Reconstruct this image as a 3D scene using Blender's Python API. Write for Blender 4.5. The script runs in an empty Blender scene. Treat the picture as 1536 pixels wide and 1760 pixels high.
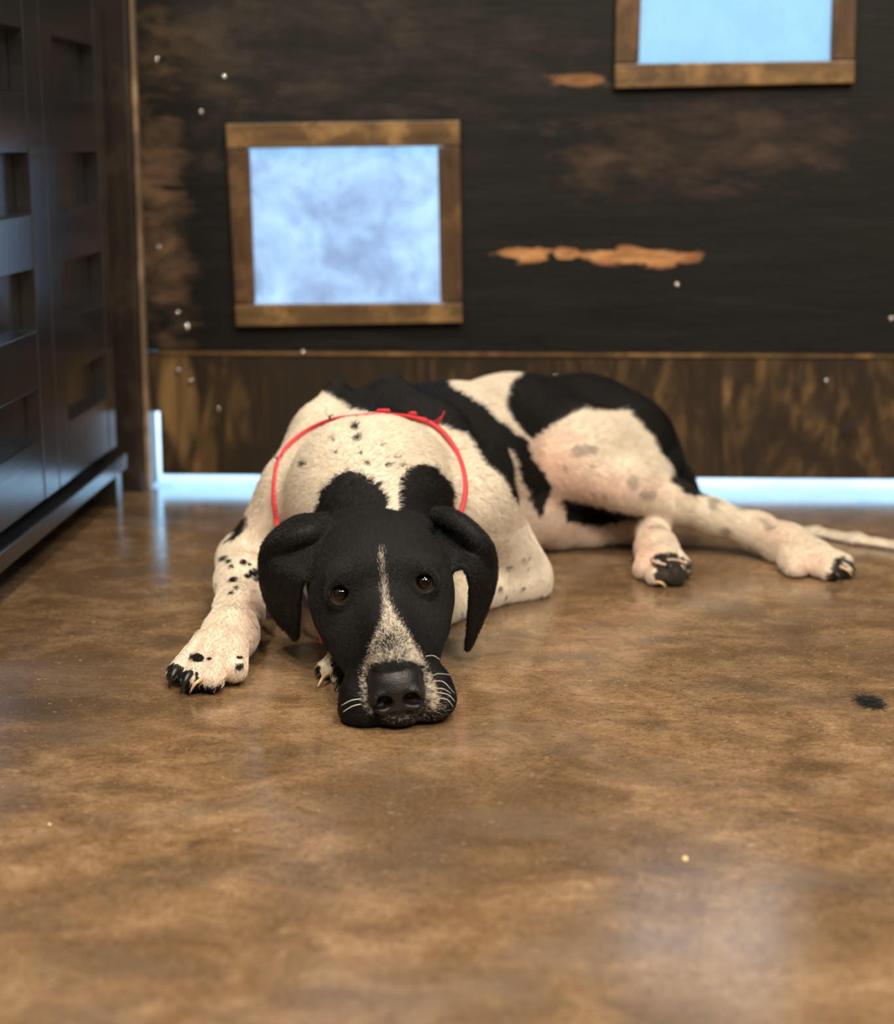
import bpy, bmesh, math, random
import numpy as np
from mathutils import Vector, Matrix
from mathutils.bvhtree import BVHTree

random.seed(7)
RNG = np.random.default_rng(7)
scene = bpy.context.scene
COL = scene.collection

# ------------------------------------------------------------------ camera
FPX = 3000.0                      # focal length in pixels of the 1536 x 1760 frame
CAM_H = 0.5
PHI = math.atan2(630, 3000)       # pitch down
PSI = math.atan2(112, 3000 / math.cos(PHI))   # yaw to the left of the room's depth axis
_s, _c = math.sin, math.cos
RIGHT = np.array([_c(PSI), _s(PSI), 0.0])
FWD = np.array([-_s(PSI) * _c(PHI), _c(PSI) * _c(PHI), -_s(PHI)])
UP = np.array([-_s(PSI) * _s(PHI), _c(PSI) * _s(PHI), _c(PHI)])
CAM = np.array([0.0, 0.0, CAM_H])
cd = bpy.data.cameras.new('camera')
cam = bpy.data.objects.new('camera', cd)
COL.objects.link(cam)
m3 = Matrix([[RIGHT[i], UP[i], -FWD[i]] for i in range(3)])
cam.matrix_world = Matrix.Translation(Vector(CAM)) @ m3.to_4x4()
cd.sensor_fit = 'VERTICAL'
cd.sensor_height = 36.0
cd.lens = FPX / 1760 * 36.0
cd.clip_start = 0.05
cd.dof.use_dof = True
cd.dof.focus_distance = 1.62
cd.dof.aperture_fstop = 61.4 / 16.0
scene.camera = cam

# ------------------------------------------------------------------ world, lights, exposure
world = bpy.data.worlds.new('overcast_sky')
scene.world = world
world.use_nodes = True
wn = world.node_tree
bg = wn.nodes['Background']
bg.inputs['Color'].default_value = (0.35, 0.69, 1.0, 1)
bg.inputs['Strength'].default_value = 3.4


def area(name, loc, target, size, power, color, shape='DISK'):
    ld = bpy.data.lights.new(name, 'AREA')
    ld.shape = shape
    ld.size = size
    ld.energy = power
    ld.color = color
    o = bpy.data.objects.new(name, ld)
    COL.objects.link(o)
    o.location = loc
    o.rotation_euler = (Vector(target) - Vector(loc)).to_track_quat('-Z', 'Y').to_euler()
    return o


WARM = (1.0, 0.885, 0.73)
for lx, ly, pw in ((-0.75, 0.15, 20), (0.45, 0.15, 20), (-0.75, 1.25, 22), (0.45, 1.25, 22), (1.5, 0.7, 14), (-0.2, -0.9, 18)):
    area('downlight', (lx, ly, 2.55), (lx, ly, 0), 0.16, pw * 1.2, WARM)
for lx, ly in ((1.00, -0.55), (1.22, -0.30), (1.28, -0.75), (1.50, -0.50), (0.85, -0.85)):      # the cluster of bulbs that glints in the eyes
    area('bulb', (lx, ly, 2.45), (0.2, 1.4, 0.2), 0.10, 11.0, WARM)
sd = bpy.data.lights.new('sun', 'SUN')
sd.energy = 3.0
sd.angle = math.radians(3)
sd.color = (1.0, 0.95, 0.88)
sun = bpy.data.objects.new('sun', sd)
COL.objects.link(sun)
sun.rotation_euler = Vector((-0.62, 0.03, -0.78)).to_track_quat('-Z', 'Y').to_euler()   # from the right, along the outside of the wall
scene.view_settings.view_transform = 'Standard'
scene.view_settings.look = 'None'
scene.view_settings.exposure = 0.1
scene.view_settings.gamma = 1.0
scene.view_settings.use_curve_mapping = False


# ------------------------------------------------------------------ helpers
def ray(px, py):
    return RIGHT * (px - 768) / FPX + UP * (880 - py) / FPX + FWD


def W(px, py, Y):
    """point of the place seen along the sight line (px, py) at room depth Y"""
    d = ray(px, py)
    return CAM + d * (Y / d[1])


def FL(px, py, z=0.0):
    d = ray(px, py)
    return CAM + d * ((z - CAM_H) / d[2])


def WX(px, py, x):
    d = ray(px, py)
    return CAM + d * (x / d[0])


def proj(P):
    v = np.asarray(P) - CAM
    dep = v @ FWD
    return 768 + FPX * (v @ RIGHT) / dep, 880 - FPX * (v @ UP) / dep, dep


def link(o, parent=None):
    COL.objects.link(o)
    if parent is not None:
        o.parent = parent
    return o


def tag(o, label=None, cat=None, group=None, kind=None):
    if label:
        o['label'] = label
    if cat:
        o['category'] = cat
    if group:
        o['group'] = group
    if kind:
        o['kind'] = kind
    return o


def empty(name, loc=(0, 0, 0)):
    o = bpy.data.objects.new(name, None)
    o.location = loc
    return link(o)


def mesh_obj(name, bm, m, parent=None, smooth=False):
    me = bpy.data.meshes.new(name)
    bmesh.ops.recalc_face_normals(bm, faces=bm.faces)
    bm.to_mesh(me)
    bm.free()
    if smooth:
        me.polygons.foreach_set('use_smooth', [True] * len(me.polygons))
    if m:
        me.materials.append(m)
    o = bpy.data.objects.new(name, me)
    link(o, parent)
    if parent is not None:
        o.location = -Vector(parent.location) if parent.type == 'EMPTY' else (0, 0, 0)
    return o


def add_box(bm, a, b, bev=0.0):
    x0, x1 = sorted((a[0], b[0])); y0, y1 = sorted((a[1], b[1])); z0, z1 = sorted((a[2], b[2]))
    v = [bm.verts.new(p) for p in ((x0, y0, z0), (x1, y0, z0), (x1, y1, z0), (x0, y1, z0),
                                   (x0, y0, z1), (x1, y0, z1), (x1, y1, z1), (x0, y1, z1))]
    fs = [bm.faces.new([v[i] for i in q]) for q in ((3, 2, 1, 0), (4, 5, 6, 7), (0, 1, 5, 4), (1, 2, 6, 5), (2, 3, 7, 6), (3, 0, 4, 7))]
    if bev:
        es = list({e for f_ in fs for e in f_.edges})
        bmesh.ops.bevel(bm, geom=es, offset=bev, segments=2, affect='EDGES', profile=0.6)


def box(name, a, b, m, parent=None, bev=0.0):
    bm = bmesh.new()
    add_box(bm, a, b, bev)
    return mesh_obj(name, bm, m, parent)


def prism(name, quad, depth, m, parent=None, bev=0.002):
    """board whose front face is the quad (xz corners at the given y), going back by depth"""
    bm = bmesh.new()
    fr = [bm.verts.new(p) for p in quad]
    bk = [bm.verts.new((p[0], p[1] + depth, p[2])) for p in quad]
    fs = [bm.faces.new(fr), bm.faces.new(bk[::-1])]
    for i in range(4):
        j = (i + 1) % 4
        fs.append(bm.faces.new((fr[j], fr[i], bk[i], bk[j])))
    es = list({e for f_ in fs for e in f_.edges})
    bmesh.ops.bevel(bm, geom=es, offset=bev, segments=2, affect='EDGES', profile=0.6)
    return mesh_obj(name, bm, m, parent)


def tube_bm(bm, pts, radii, sides=8, cap=True):
    pts = [Vector(p) for p in pts]
    rings = []
    for i, p in enumerate(pts):
        t = (pts[min(i + 1, len(pts) - 1)] - pts[max(i - 1, 0)]).normalized()
        a = t.orthogonal().normalized() if not rings else (prev_a - t * prev_a.dot(t)).normalized()
        prev_a = a
        b = t.cross(a)
        rings.append([bm.verts.new(p + (a * math.cos(2 * math.pi * k / sides) + b * math.sin(2 * math.pi * k / sides)) * radii[i]) for k in range(sides)])
    for r0, r1 in zip(rings, rings[1:]):
        for k in range(sides):
            bm.faces.new((r0[k], r0[(k + 1) % sides], r1[(k + 1) % sides], r1[k]))
    if cap:
        bm.faces.new(rings[0][::-1])
        bm.faces.new(rings[-1])


def spline(pts, n):
    """Catmull-Rom through the points"""
    P = [np.asarray(p, float) for p in pts]
    P = [2 * P[0] - P[1]] + P + [2 * P[-1] - P[-2]]
    out = []
    segs = len(P) - 3
    for i in range(n):
        t = i / (n - 1) * segs
        k = min(int(t), segs - 1)
        t -= k
        p0, p1, p2, p3 = P[k:k + 4]
        out.append(0.5 * (2 * p1 + (p2 - p0) * t + (2 * p0 - 5 * p1 + 4 * p2 - p3) * t * t + (3 * p1 - p0 - 3 * p2 + p3) * t ** 3))
    return out


YW = 2.535                 # room face of the back wall
KW = YW / 2.461


def kx(x):
    return x * KW


def kz(z):
    return CAM_H + (z - CAM_H) * KW


# ------------------------------------------------------------------ materials
class NT:
    def __init__(self, name):
        self.m = bpy.data.materials.new(name)
        self.m.use_nodes = True
        self.t = self.m.node_tree
        self.b = self.t.nodes['Principled BSDF']
        self.n = self.t.nodes
        self.pos = self.n.new('ShaderNodeNewGeometry').outputs['Position']

    def set(self, **kw):
        for k, v in kw.items():
            i = self.b.inputs[k.replace('_', ' ')]
            if hasattr(v, 'is_linked'):
                self.t.links.new(v, i)
            else:
                i.default_value = v
        return self

    def inp(self, sock, v):
        if hasattr(v, 'is_linked'):
            self.t.links.new(v, sock)
        elif isinstance(v, tuple) and len(v) == 3 and sock.type == 'RGBA':
            sock.default_value = (*v, 1)
        else:
            sock.default_value = v

    def scale(self, sc, rot=(0, 0, 0), loc=(0, 0, 0), src=None):
        n = self.n.new('ShaderNodeMapping')
        n.inputs['Scale'].default_value = sc
        n.inputs['Rotation'].default_value = rot
        n.inputs['Location'].default_value = loc
        self.t.links.new(src or self.pos, n.inputs['Vector'])
        return n.outputs[0]

    def noise(self, vec, sc=1.0, det=4.0, rough=0.55, dist=0.0):
        n = self.n.new('ShaderNodeTexNoise')
        self.t.links.new(vec, n.inputs['Vector'])
        n.inputs['Scale'].default_value = sc
        n.inputs['Detail'].default_value = det
        n.inputs['Roughness'].default_value = rough
        n.inputs['Distortion'].default_value = dist
        return n.outputs['Fac']

    def math(self, op, a, b=0.0, c=0.0, clamp=False):
        n = self.n.new('ShaderNodeMath')
        n.operation = op
        n.use_clamp = clamp
        for i, v in enumerate((a, b, c)):
            self.inp(n.inputs[i], v)
        return n.outputs[0]

    def ramp(self, fac, stops):
        n = self.n.new('ShaderNodeValToRGB')
        cr = n.color_ramp
        while len(cr.elements) < len(stops):
            cr.elements.new(0.5)
        for e, (p, c) in zip(cr.elements, stops):
            e.position = p
            e.color = (c, c, c, 1) if isinstance(c, (int, float)) else (*c, 1)
        self.t.links.new(fac, n.inputs[0])
        return n.outputs[0]

    def mix(self, fac, a, b, mode='MIX'):
        n = self.n.new('ShaderNodeMix')
        n.data_type = 'RGBA'
        n.blend_type = mode
        self.inp(n.inputs[0], fac)
        self.inp(n.inputs[6], a)
        self.inp(n.inputs[7], b)
        return n.outputs[2]

    def bump(self, h, strength=0.3, dist=0.002):
        n = self.n.new('ShaderNodeBump')
        n.inputs['Strength'].default_value = strength
        n.inputs['Distance'].default_value = dist
        self.t.links.new(h, n.inputs['Height'])
        self.t.links.new(n.outputs[0], self.b.inputs['Normal'])
        return self

    def xyz(self):
        n = self.n.new('ShaderNodeSeparateXYZ')
        self.t.links.new(self.pos, n.inputs[0])
        return n.outputs

    def blob(self, cx, cz, rx, rz, wob, ang=0.0, soft=0.35):
        """soft-edged patch in the wall's x-z plane, its border roughened by the noise wob"""
        cx, cz, rx, rz = kx(cx), kz(cz), rx * KW, rz * KW
        X, _, Z = self.xyz()
        dx = self.math('SUBTRACT', X, cx)
        dz = self.math('SUBTRACT', Z, cz)
        ca, sa = math.cos(ang), math.sin(ang)
        u = self.math('ADD', self.math('MULTIPLY', dx, ca / rx), self.math('MULTIPLY', dz, sa / rx))
        v = self.math('ADD', self.math('MULTIPLY', dx, -sa / rz), self.math('MULTIPLY', dz, ca / rz))
        r = self.math('SQRT', self.math('ADD', self.math('MULTIPLY', u, u), self.math('MULTIPLY', v, v)))
        r = self.math('ADD', r, self.math('MULTIPLY', self.math('SUBTRACT', wob, 0.5), 2.6))
        return self.math('DIVIDE', self.math('SUBTRACT', 1.0, r), soft, clamp=True)


def plain(name, col, rough=0.5, metal=0.0, **kw):
    t = NT(name)
    v = t.noise(t.pos, 60, 3)
    t.set(Base_Color=t.mix(t.ramp(v, [(0.3, 0.0), (0.7, 1.0)]), tuple(c * 0.88 for c in col), tuple(min(1, c * 1.1) for c in col)),
          Roughness=rough, Metallic=metal, **kw)
    return t.m


def floor_mat():
    t = NT('stained_concrete')
    p = t.scale((1, 1, 1))
    wide = t.noise(t.scale((1.0, 1.4, 1)), 3.2, 6, 0.6, 0.4)
    mid = t.noise(t.scale((1.0, 1.2, 1), loc=(3, 1, 0)), 15, 7, 0.68, 0.6)
    fine = t.noise(t.scale((0.55, 1.0, 1), rot=(0, 0, 0.15)), 170, 6, 0.7, 0.8)
    c = t.ramp(mid, [(0.32, (0.105, 0.060, 0.028)), (0.5, (0.225, 0.135, 0.066)), (0.67, (0.355, 0.228, 0.125))])
    c = t.mix(t.ramp(wide, [(0.32, 0.85), (0.52, 0.0)]), c, (0.105, 0.064, 0.034))
    c = t.mix(t.ramp(t.noise(t.scale((1, 1, 1), loc=(9, 4, 0)), 4.5, 5, 0.6), [(0.52, 0.0), (0.72, 0.45)]), c, (0.33, 0.22, 0.12))
    smudge = t.noise(t.scale((0.8, 1.3, 1), loc=(1.7, 5.2, 0)), 6.5, 4, 0.5, 0.3)
    c = t.mix(t.ramp(smudge, [(0.57, 0.0), (0.70, 0.75)]), c, (0.070, 0.050, 0.036))
    c = t.mix(t.ramp(fine, [(0.32, 0.62), (0.50, 0.0)]), c, (0.085, 0.042, 0.016))
    c = t.mix(t.ramp(fine, [(0.60, 0.0), (0.78, 0.55)]), c, (0.46, 0.31, 0.17))
    spk = t.noise(t.scale((0.4, 1.0, 1), rot=(0, 0, -0.3), loc=(4, 2, 0)), 130, 2, 0.5, 1.5)
    c = t.mix(t.ramp(spk, [(0.73, 0.0), (0.79, 0.8)]), c, (0.60, 0.46, 0.30))
    worn = t.noise(t.scale((1, 1, 1), loc=(7, 7, 0)), 26, 3, 0.5)
    c = t.mix(t.ramp(worn, [(0.70, 0.0), (0.76, 0.6)]), c, (0.48, 0.31, 0.14))
    grit = t.noise(t.scale((0.6, 1.0, 1), rot=(0, 0, -0.1), loc=(1, 8, 0)), 480, 4, 0.7, 0.6)
    c = t.mix(t.ramp(grit, [(0.34, 0.55), (0.50, 0.0)]), c, (0.075, 0.038, 0.016))
    c = t.mix(t.ramp(grit, [(0.56, 0.0), (0.72, 0.45)]), c, (0.46, 0.33, 0.20))
    crk = t.noise(t.scale((0.8, 2.2, 1), loc=(2, 3, 0)), 22, 5, 0.65, 1.2)
    c = t.mix(t.ramp(crk, [(0.487, 0.0), (0.497, 0.65), (0.503, 0.65), (0.513, 0.0)]), c, (0.10, 0.052, 0.022))
    c = t.mix(t.ramp(t.noise(t.scale((1, 1.2, 1), loc=(6, 2, 0)), 5.5, 5, 0.62, 0.3), [(0.52, 0.0), (0.68, 0.55)]), c, (0.150, 0.112, 0.085))
    rg = t.ramp(t.noise(p, 9, 5, 0.6), [(0.3, 0.11), (0.7, 0.20)])
    t.set(Base_Color=c, Roughness=rg)
    t.b.inputs['Specular IOR Level'].default_value = 0.8
    t.bump(t.math('ADD', t.math('MULTIPLY', fine, 0.5), mid), 0.12, 0.0012)
    return t.m


def stain_wall_mat():
    t = NT('dark_stained_plywood')
    gr = t.noise(t.scale((2.2, 1, 17)), 2.6, 7, 0.62, 0.7)
    fib = t.noise(t.scale((3, 1, 30), loc=(2, 0, 1)), 9, 5, 0.6)
    blot = t.noise(t.scale((1, 1, 2.0), loc=(5, 0, 3)), 6, 6, 0.68, 0.7)
    c = t.ramp(gr, [(0.36, (0.0035, 0.0036, 0.0034)), (0.58, (0.0065, 0.0062, 0.0054)), (0.78, (0.017, 0.013, 0.010))])
    wob = t.noise(t.scale((6, 1, 16)), 2.4, 5, 0.6)
    wob2 = t.noise(t.scale((10, 1, 30)), 2.0, 4, 0.6)
    # brown worn areas of the finish
    c = t.mix(t.math('MULTIPLY', t.blob(-0.45, 0.62, 0.13, 0.20, wob, 0, 1.0), t.ramp(blot, [(0.46, 0.0), (0.64, 0.6)])), c, (0.095, 0.060, 0.034))
    c = t.mix(t.math('MULTIPLY', t.blob(-0.485, 0.42, 0.045, 0.26, wob, 0, 0.8), t.ramp(blot, [(0.38, 0.0), (0.58, 0.9)])), c, (0.17, 0.10, 0.055))
    c = t.mix(t.math('MULTIPLY', t.blob(0.27, 0.50, 0.22, 0.075, wob, 0.12, 0.9), t.ramp(blot, [(0.38, 0.15), (0.62, 0.9)])), c, (0.085, 0.050, 0.032))
    c = t.mix(t.math('MULTIPLY', t.blob(-0.24, 0.64, 0.36, 0.15, wob, 0, 1.0), t.ramp(blot, [(0.40, 0.05), (0.62, 0.75)])), c, (0.050, 0.038, 0.029))
    # knot and cracks
    c = t.mix(t.blob(-0.470, 0.548, 0.05, 0.022, wob2, -0.1, 0.6), c, (0.006, 0.005, 0.004))
    c = t.mix(t.blob(-0.43, 0.442, 0.075, 0.006, wob2, 0, 0.6), c, (0.003, 0.003, 0.003))
    # gouges down to the bare wood
    bare = t.ramp(wob2, [(0.3, (0.22, 0.09, 0.035)), (0.55, (0.55, 0.27, 0.11)), (0.75, (0.62, 0.36, 0.18))])
    for cx, cz, rx, rz in ((0.022, 0.3505, 0.044, 0.0105), (0.075, 0.3505, 0.022, 0.010), (0.125, 0.3500, 0.040, 0.0105), (0.188, 0.3480, 0.066, 0.0150)):
        c = t.mix(t.blob(cx, cz, rx, rz, wob2, 0.0, 0.3), c, bare)
    c = t.mix(t.math('MULTIPLY', t.blob(0.095, 0.587, 0.05, 0.010, wob2, 0, 0.6), 0.55), c, bare)
    t.set(Base_Color=c, Roughness=t.ramp(fib, [(0.3, 0.45), (0.7, 0.65)]))
    t.b.inputs['Specular IOR Level'].default_value = 0.28
    t.bump(t.math('ADD', gr, fib), 0.35, 0.002)
    return t.m


def low_panel_mat():
    t = NT('brown_grained_plywood')
    gr = t.noise(t.scale((11, 1, 2.2)), 1.7, 6, 0.62, 2.2)
    wave = t.noise(t.scale((3.5, 1, 2.4), loc=(4, 0, 0)), 2.4, 4, 0.55, 1.2)
    c = t.ramp(gr, [(0.33, (0.016, 0.011, 0.007)), (0.48, (0.045, 0.027, 0.013)), (0.62, (0.14, 0.080, 0.030)), (0.76, (0.30, 0.175, 0.062))])
    c = t.mix(t.ramp(wave, [(0.44, 0.9), (0.60, 0.0)]), c, (0.022, 0.015, 0.009))
    wob = t.noise(t.scale((8, 1, 3), loc=(1, 0, 2)), 3.0, 4, 0.55)
    c = t.mix(t.blob(-0.478, 0.125, 0.026, 0.11, wob, 0.12, 0.5), c, t.ramp(gr, [(0.3, (0.10, 0.055, 0.02)), (0.7, (0.33, 0.20, 0.075))]))
    t.set(Base_Color=c, Roughness=0.42)
    t.bump(gr, 0.3, 0.0015)
    return t.m


def board_mat(name, axis, lo=(0.065, 0.036, 0.015), hi=(0.19, 0.11, 0.042)):
    t = NT(name)
    sc = (3, 3, 26) if axis == 'x' else (26, 26, 3)
    gr = t.noise(t.scale(sc), 2.0, 6, 0.6, 0.5)
    worn = t.noise(t.scale((1, 1, 1), loc=(2, 2, 5)), 16, 5, 0.65)
    c = t.ramp(gr, [(0.3, lo), (0.72, hi)])
    c = t.mix(t.ramp(worn, [(0.50, 0.0), (0.68, 0.65)]), c, tuple(min(1, v * 2.3) for v in hi))
    c = t.mix(t.ramp(worn, [(0.28, 0.6), (0.42, 0.0)]), c, tuple(v * 0.45 for v in lo))
    t.set(Base_Color=c, Roughness=0.45)
    t.bump(gr, 0.3, 0.0015)
    return t.m


def black_paint_mat():
    t = NT('black_brown_lacquer')
    gr = t.noise(t.scale((3, 7, 90)), 2.2, 4, 0.55)
    t.set(Base_Color=t.ramp(gr, [(0.3, (0.005, 0.0055, 0.007)), (0.7, (0.009, 0.009, 0.011))]), Roughness=t.ramp(gr, [(0.3, 0.21), (0.7, 0.25)]))
    t.b.inputs['IOR'].default_value = 2.8
    t.bump(gr, 0.06, 0.001)
    return t.m


def ground_mat():
    t = NT('pale_wet_ground')
    a = t.noise(t.scale((1.6, 0.5, 1)), 1.3, 6, 0.68, 0.4)
    b = t.noise(t.scale((1.0, 0.45, 1), loc=(4, 1, 0)), 3.5, 5, 0.7)
    c = t.ramp(a, [(0.30, (0.58, 0.50, 0.52)), (0.5, (0.80, 0.76, 0.80)), (0.66, (0.92, 0.96, 0.97))])
    c = t.mix(t.ramp(b, [(0.30, 0.75), (0.45, 0.0)]), c, (0.42, 0.38, 0.40))
    t.set(Base_Color=c, Roughness=0.75)
    return t.m


def pane_mat(name, haze):
    t = NT(name)
    tr = t.n.new('ShaderNodeBsdfTransparent')
    tl = t.n.new('ShaderNodeBsdfTranslucent')
    mx = t.n.new('ShaderNodeMixShader')
    mx2 = t.n.new('ShaderNodeMixShader')
    gl = t.n.new('ShaderNodeBsdfGlossy')
    gl.inputs['Roughness'].default_value = 0.08
    d1 = t.noise(t.scale((1.0, 1, 1.1), loc=(0.3, 0, 0.75)), 13, 5, 0.62, 0.5)
    d2 = t.noise(t.scale((1.0, 1, 0.8), loc=(3, 0, 1)), 34, 4, 0.6)
    k_ = haze
    mixc = lambda c: tuple(0.60 + (v - 0.60) * k_ for v in c)
    cc = t.ramp(d1, [(0.36, mixc((0.46, 0.43, 0.47))), (0.50, mixc((0.57, 0.56, 0.59))), (0.64, mixc((0.66, 0.65, 0.67)))])
    cc = t.mix(t.ramp(d2, [(0.30, 0.5 * k_), (0.44, 0.0)]), cc, (0.42, 0.40, 0.45))
    t.t.links.new(cc, tr.inputs['Color'])
    t.t.links.new(cc, tl.inputs['Color'])
    sm = t.noise(t.scale((6, 1, 4)), 3.0, 5, 0.65)
    t.inp(mx.inputs[0], t.ramp(sm, [(0.4, 0.10), (0.7, 0.30)]))
    t.t.links.new(tr.outputs[0], mx.inputs[1])
    t.t.links.new(tl.outputs[0], mx.inputs[2])
    mx2.inputs[0].default_value = 0.05
    t.t.links.new(mx.outputs[0], mx2.inputs[1])
    t.t.links.new(gl.outputs[0], mx2.inputs[2])
    t.t.links.new(mx2.outputs[0], t.n['Material Output'].inputs[0])
    return t.m


M_floor = floor_mat()
M_wall = stain_wall_mat()
M_low = low_panel_mat()
M_bx = board_mat('brown_trim_board_across', 'x')
M_bz = board_mat('brown_trim_board_upright', 'z', (0.045, 0.022, 0.010), (0.105, 0.055, 0.022))
M_post = board_mat('weathered_post_wood', 'z', (0.010, 0.007, 0.0045), (0.028, 0.019, 0.012))
M_strip = board_mat('light_edge_strip', 'z', (0.12, 0.078, 0.045), (0.26, 0.18, 0.11))
M_lac = black_paint_mat()
M_ground = ground_mat()
M_pane_hazy = pane_mat('smeared_acrylic', 0.75)
M_pane = pane_mat('clear_acrylic', 0.12)
M_room = plain('dark_wood_walling', (0.085, 0.068, 0.052), 0.8)
M_screw = plain('zinc_screw', (0.75, 0.72, 0.68), 0.22, 1.0)

# ------------------------------------------------------------------ room shell
XL, XR, YB, ZC = -0.95, 2.1, -2.2, 2.6
PB = kz(0.034)                 # underside of the back wall panel: daylight comes in below it
SEAM = kz(0.2125)
tag(box('floor', (XL, YB, -0.05), (XR, YW, 0.0), M_floor), kind='structure')
tag(box('ground', (-14, YW + 0.001, -0.08), (14, 90, -0.012), M_ground), kind='structure')
tag(box('ceiling', (XL, YB, ZC), (XR, YW + 0.05, ZC + 0.05), M_room), kind='structure')
tag(box('wall_left', (XL - 0.05, YB, 0), (XL, YW, ZC), M_room), kind='structure')
tag(box('wall_right', (XR, YB, 0), (XR + 0.05, YW, ZC), M_room), kind='structure')
tag(box('wall_front', (XL, YB - 0.05, 0), (XR, YB, ZC), M_room), kind='structure')

# windows: corner points on the wall, (outer, inner) clockwise from top left; hung a little askew
def wp(px, py):
    p = W(px, py, YW)
    return (p[0], p[2])
win = []
win.append(([wp(390, 213), wp(790, 207), wp(795, 553), wp(408, 560)], [wp(430, 257), wp(752, 252), wp(757, 518), wp(440, 521)]))
dx, dz = 0.532, 0.326
o1 = [(a + dx, b + dz) for a, b in win[0][0]]
win.append(([(kx(0.139), kz(0.857)), (kx(0.458), kz(0.862)), wp(1465, 143), wp(1055, 152)], [(kx(0.174), kz(0.820)), (kx(0.426), kz(0.824)), wp(1425, 103), wp(1097, 109)]))
for ox, oz in ((0.0, 0.62), (0.53, 0.97), (1.06, 0.0), (1.06, 0.62)):  # further windows out of view, added to let in blue rim light
    win.append(([(a + ox, b + oz) for a, b in win[0][0]], [(a + ox, b + oz) for a, b in win[0][1]]))

# unseen clerestory above the panel, added for blue backlight along the dog's back
win.append(([(-0.46, 2.36), (1.96, 2.36), (1.96, 1.58), (-0.46, 1.58)], [(-0.42, 2.32), (1.92, 2.32), (1.92, 1.62), (-0.42, 1.62)]))
bm = bmesh.new()
holes = []
for outer, inner in win:
    xs = [p[0] for p in inner]; zs = [p[1] for p in inner]
    holes.append((min(xs) - 0.004, max(xs) + 0.004, min(zs) - 0.004, max(zs) + 0.004))
X0 = kx(-0.5163)
cx = sorted({X0, XR} | {h[0] for h in holes} | {h[1] for h in holes})
cz = sorted({SEAM + 0.002, ZC} | {h[2] for h in holes} | {h[3] for h in holes})
for i in range(len(cx) - 1):
    for j in range(len(cz) - 1):
        mx_, mz_ = (cx[i] + cx[i + 1]) / 2, (cz[j] + cz[j + 1]) / 2
        if any(h[0] < mx_ < h[1] and h[2] < mz_ < h[3] for h in holes):
            continue
        add_box(bm, (cx[i], YW, cz[j]), (cx[i + 1], YW + 0.018, cz[j + 1]))
bmesh.ops.remove_doubles(bm, verts=bm.verts, dist=1e-5)
dead = {}
for f_ in bm.faces:
    dead.setdefault(frozenset(v.index for v in f_.verts) if False else frozenset(f_.verts), []).append(f_)
bmesh.ops.delete(bm, geom=[f_ for fs in dead.values() if len(fs) > 1 for f_ in fs], context='FACES')
wall = tag(mesh_obj('wall_back', bm, M_wall), kind='structure')
bm = bmesh.new()
add_box(bm, (kx(-0.503), YW + 0.004, PB), (XR, YW + 0.020, SEAM), 0.0012)
add_box(bm, (kx(-0.5163), YW + 0.004, kz(0.126)), (kx(-0.5028), YW + 0.020, SEAM), 0.0008)      # only its lower corner is cut away
low = mesh_obj('lower_panel', bm, M_low, wall)
box('wall_stud', (-0.95, YW + 0.022, 0), (kx(-0.5195), YW + 0.06, ZC), M_post, wall)
box('seam_strip', (kx(-0.503), YW + 0.001, SEAM - 0.0045), (XR, YW + 0.006, SEAM + 0.003), M_bx, wall, 0.0008)


def screw(px, py, r=0.0042):
    p = W(px, py, YW)
    bm = bmesh.new()
    bmesh.ops.create_uvsphere(bm, u_segments=12, v_segments=8, radius=r)
    for v in bm.verts:
        v.co.y *= 0.45
        v.co += Vector(p)
    return mesh_obj('screw', bm, M_screw, wall, True)


for s_ in ((320, 562), (305, 538), (1163, 490), (1531, 548), (328, 655), (306, 637), (520, 606), (385, 132), (268, 103), (345, 193), (272, 425), (955, 648), (1420, 655), (375, 703)):
    screw(*s_, r=0.0036 if s_ != (320, 562) else 0.0055)

for n, (outer, inner) in enumerate(win):
    w = empty('window_%d' % (n + 1), (0, 0, 0))
    tag(w, kind='structure')
    O = [(p[0], YW - 0.014, p[1]) for p in outer]
    I = [(p[0], YW - 0.014, p[1]) for p in inner]
    # top and bottom boards run the full width, the side boards stand between them
    lt = lambda a, b, z: (a[0] + (b[0] - a[0]) * (z - a[2]) / (b[2] - a[2]), a[1], z)
    zt0, zt1 = I[0][2], I[1][2]
    zb0, zb1 = I[3][2], I[2][2]
    TL, TR = lt(O[0], O[3], zt0), lt(O[1], O[2], zt1)
    BL, BR = lt(O[0], O[3], zb0), lt(O[1], O[2], zb1)
    g = 0.0012
    prism('frame_board', [O[0], O[1], (TR[0], TR[1], TR[2] + g), (TL[0], TL[1], TL[2] + g)], 0.014, M_bx, w)
    prism('frame_board', [(BL[0], BL[1], BL[2] - g), (BR[0], BR[1], BR[2] - g), O[2], O[3]], 0.014, M_bx, w)
    y1 = YW - 0.0115
    sh = lambda p: (p[0], y1, p[2])
    prism('frame_board', [sh(TL), sh(I[0]), sh(I[3]), sh(BL)], 0.0115, M_bz, w)
    prism('frame_board', [sh(I[1]), sh(TR), sh(BR), sh(I[2])], 0.0115, M_bz, w)
    h = holes[n]
    box('pane', (h[0], YW + 0.006, h[2]), (h[1], YW + 0.009, h[3]), M_pane_hazy if n == 0 else M_pane, w)

# post and edge strip between the cabinet and the wall panel
tag(box('trim_1', (kx(-0.590), YW - 0.030, 0.0), (kx(-0.523), YW + 0.02, ZC), M_post, None, 0.004), kind='structure')
tag(box('trim_2', (kx(-0.5225), YW - 0.014, 0.0), (kx(-0.5165), YW + 0.012, ZC), M_strip, None, 0.002), kind='structure')

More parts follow.
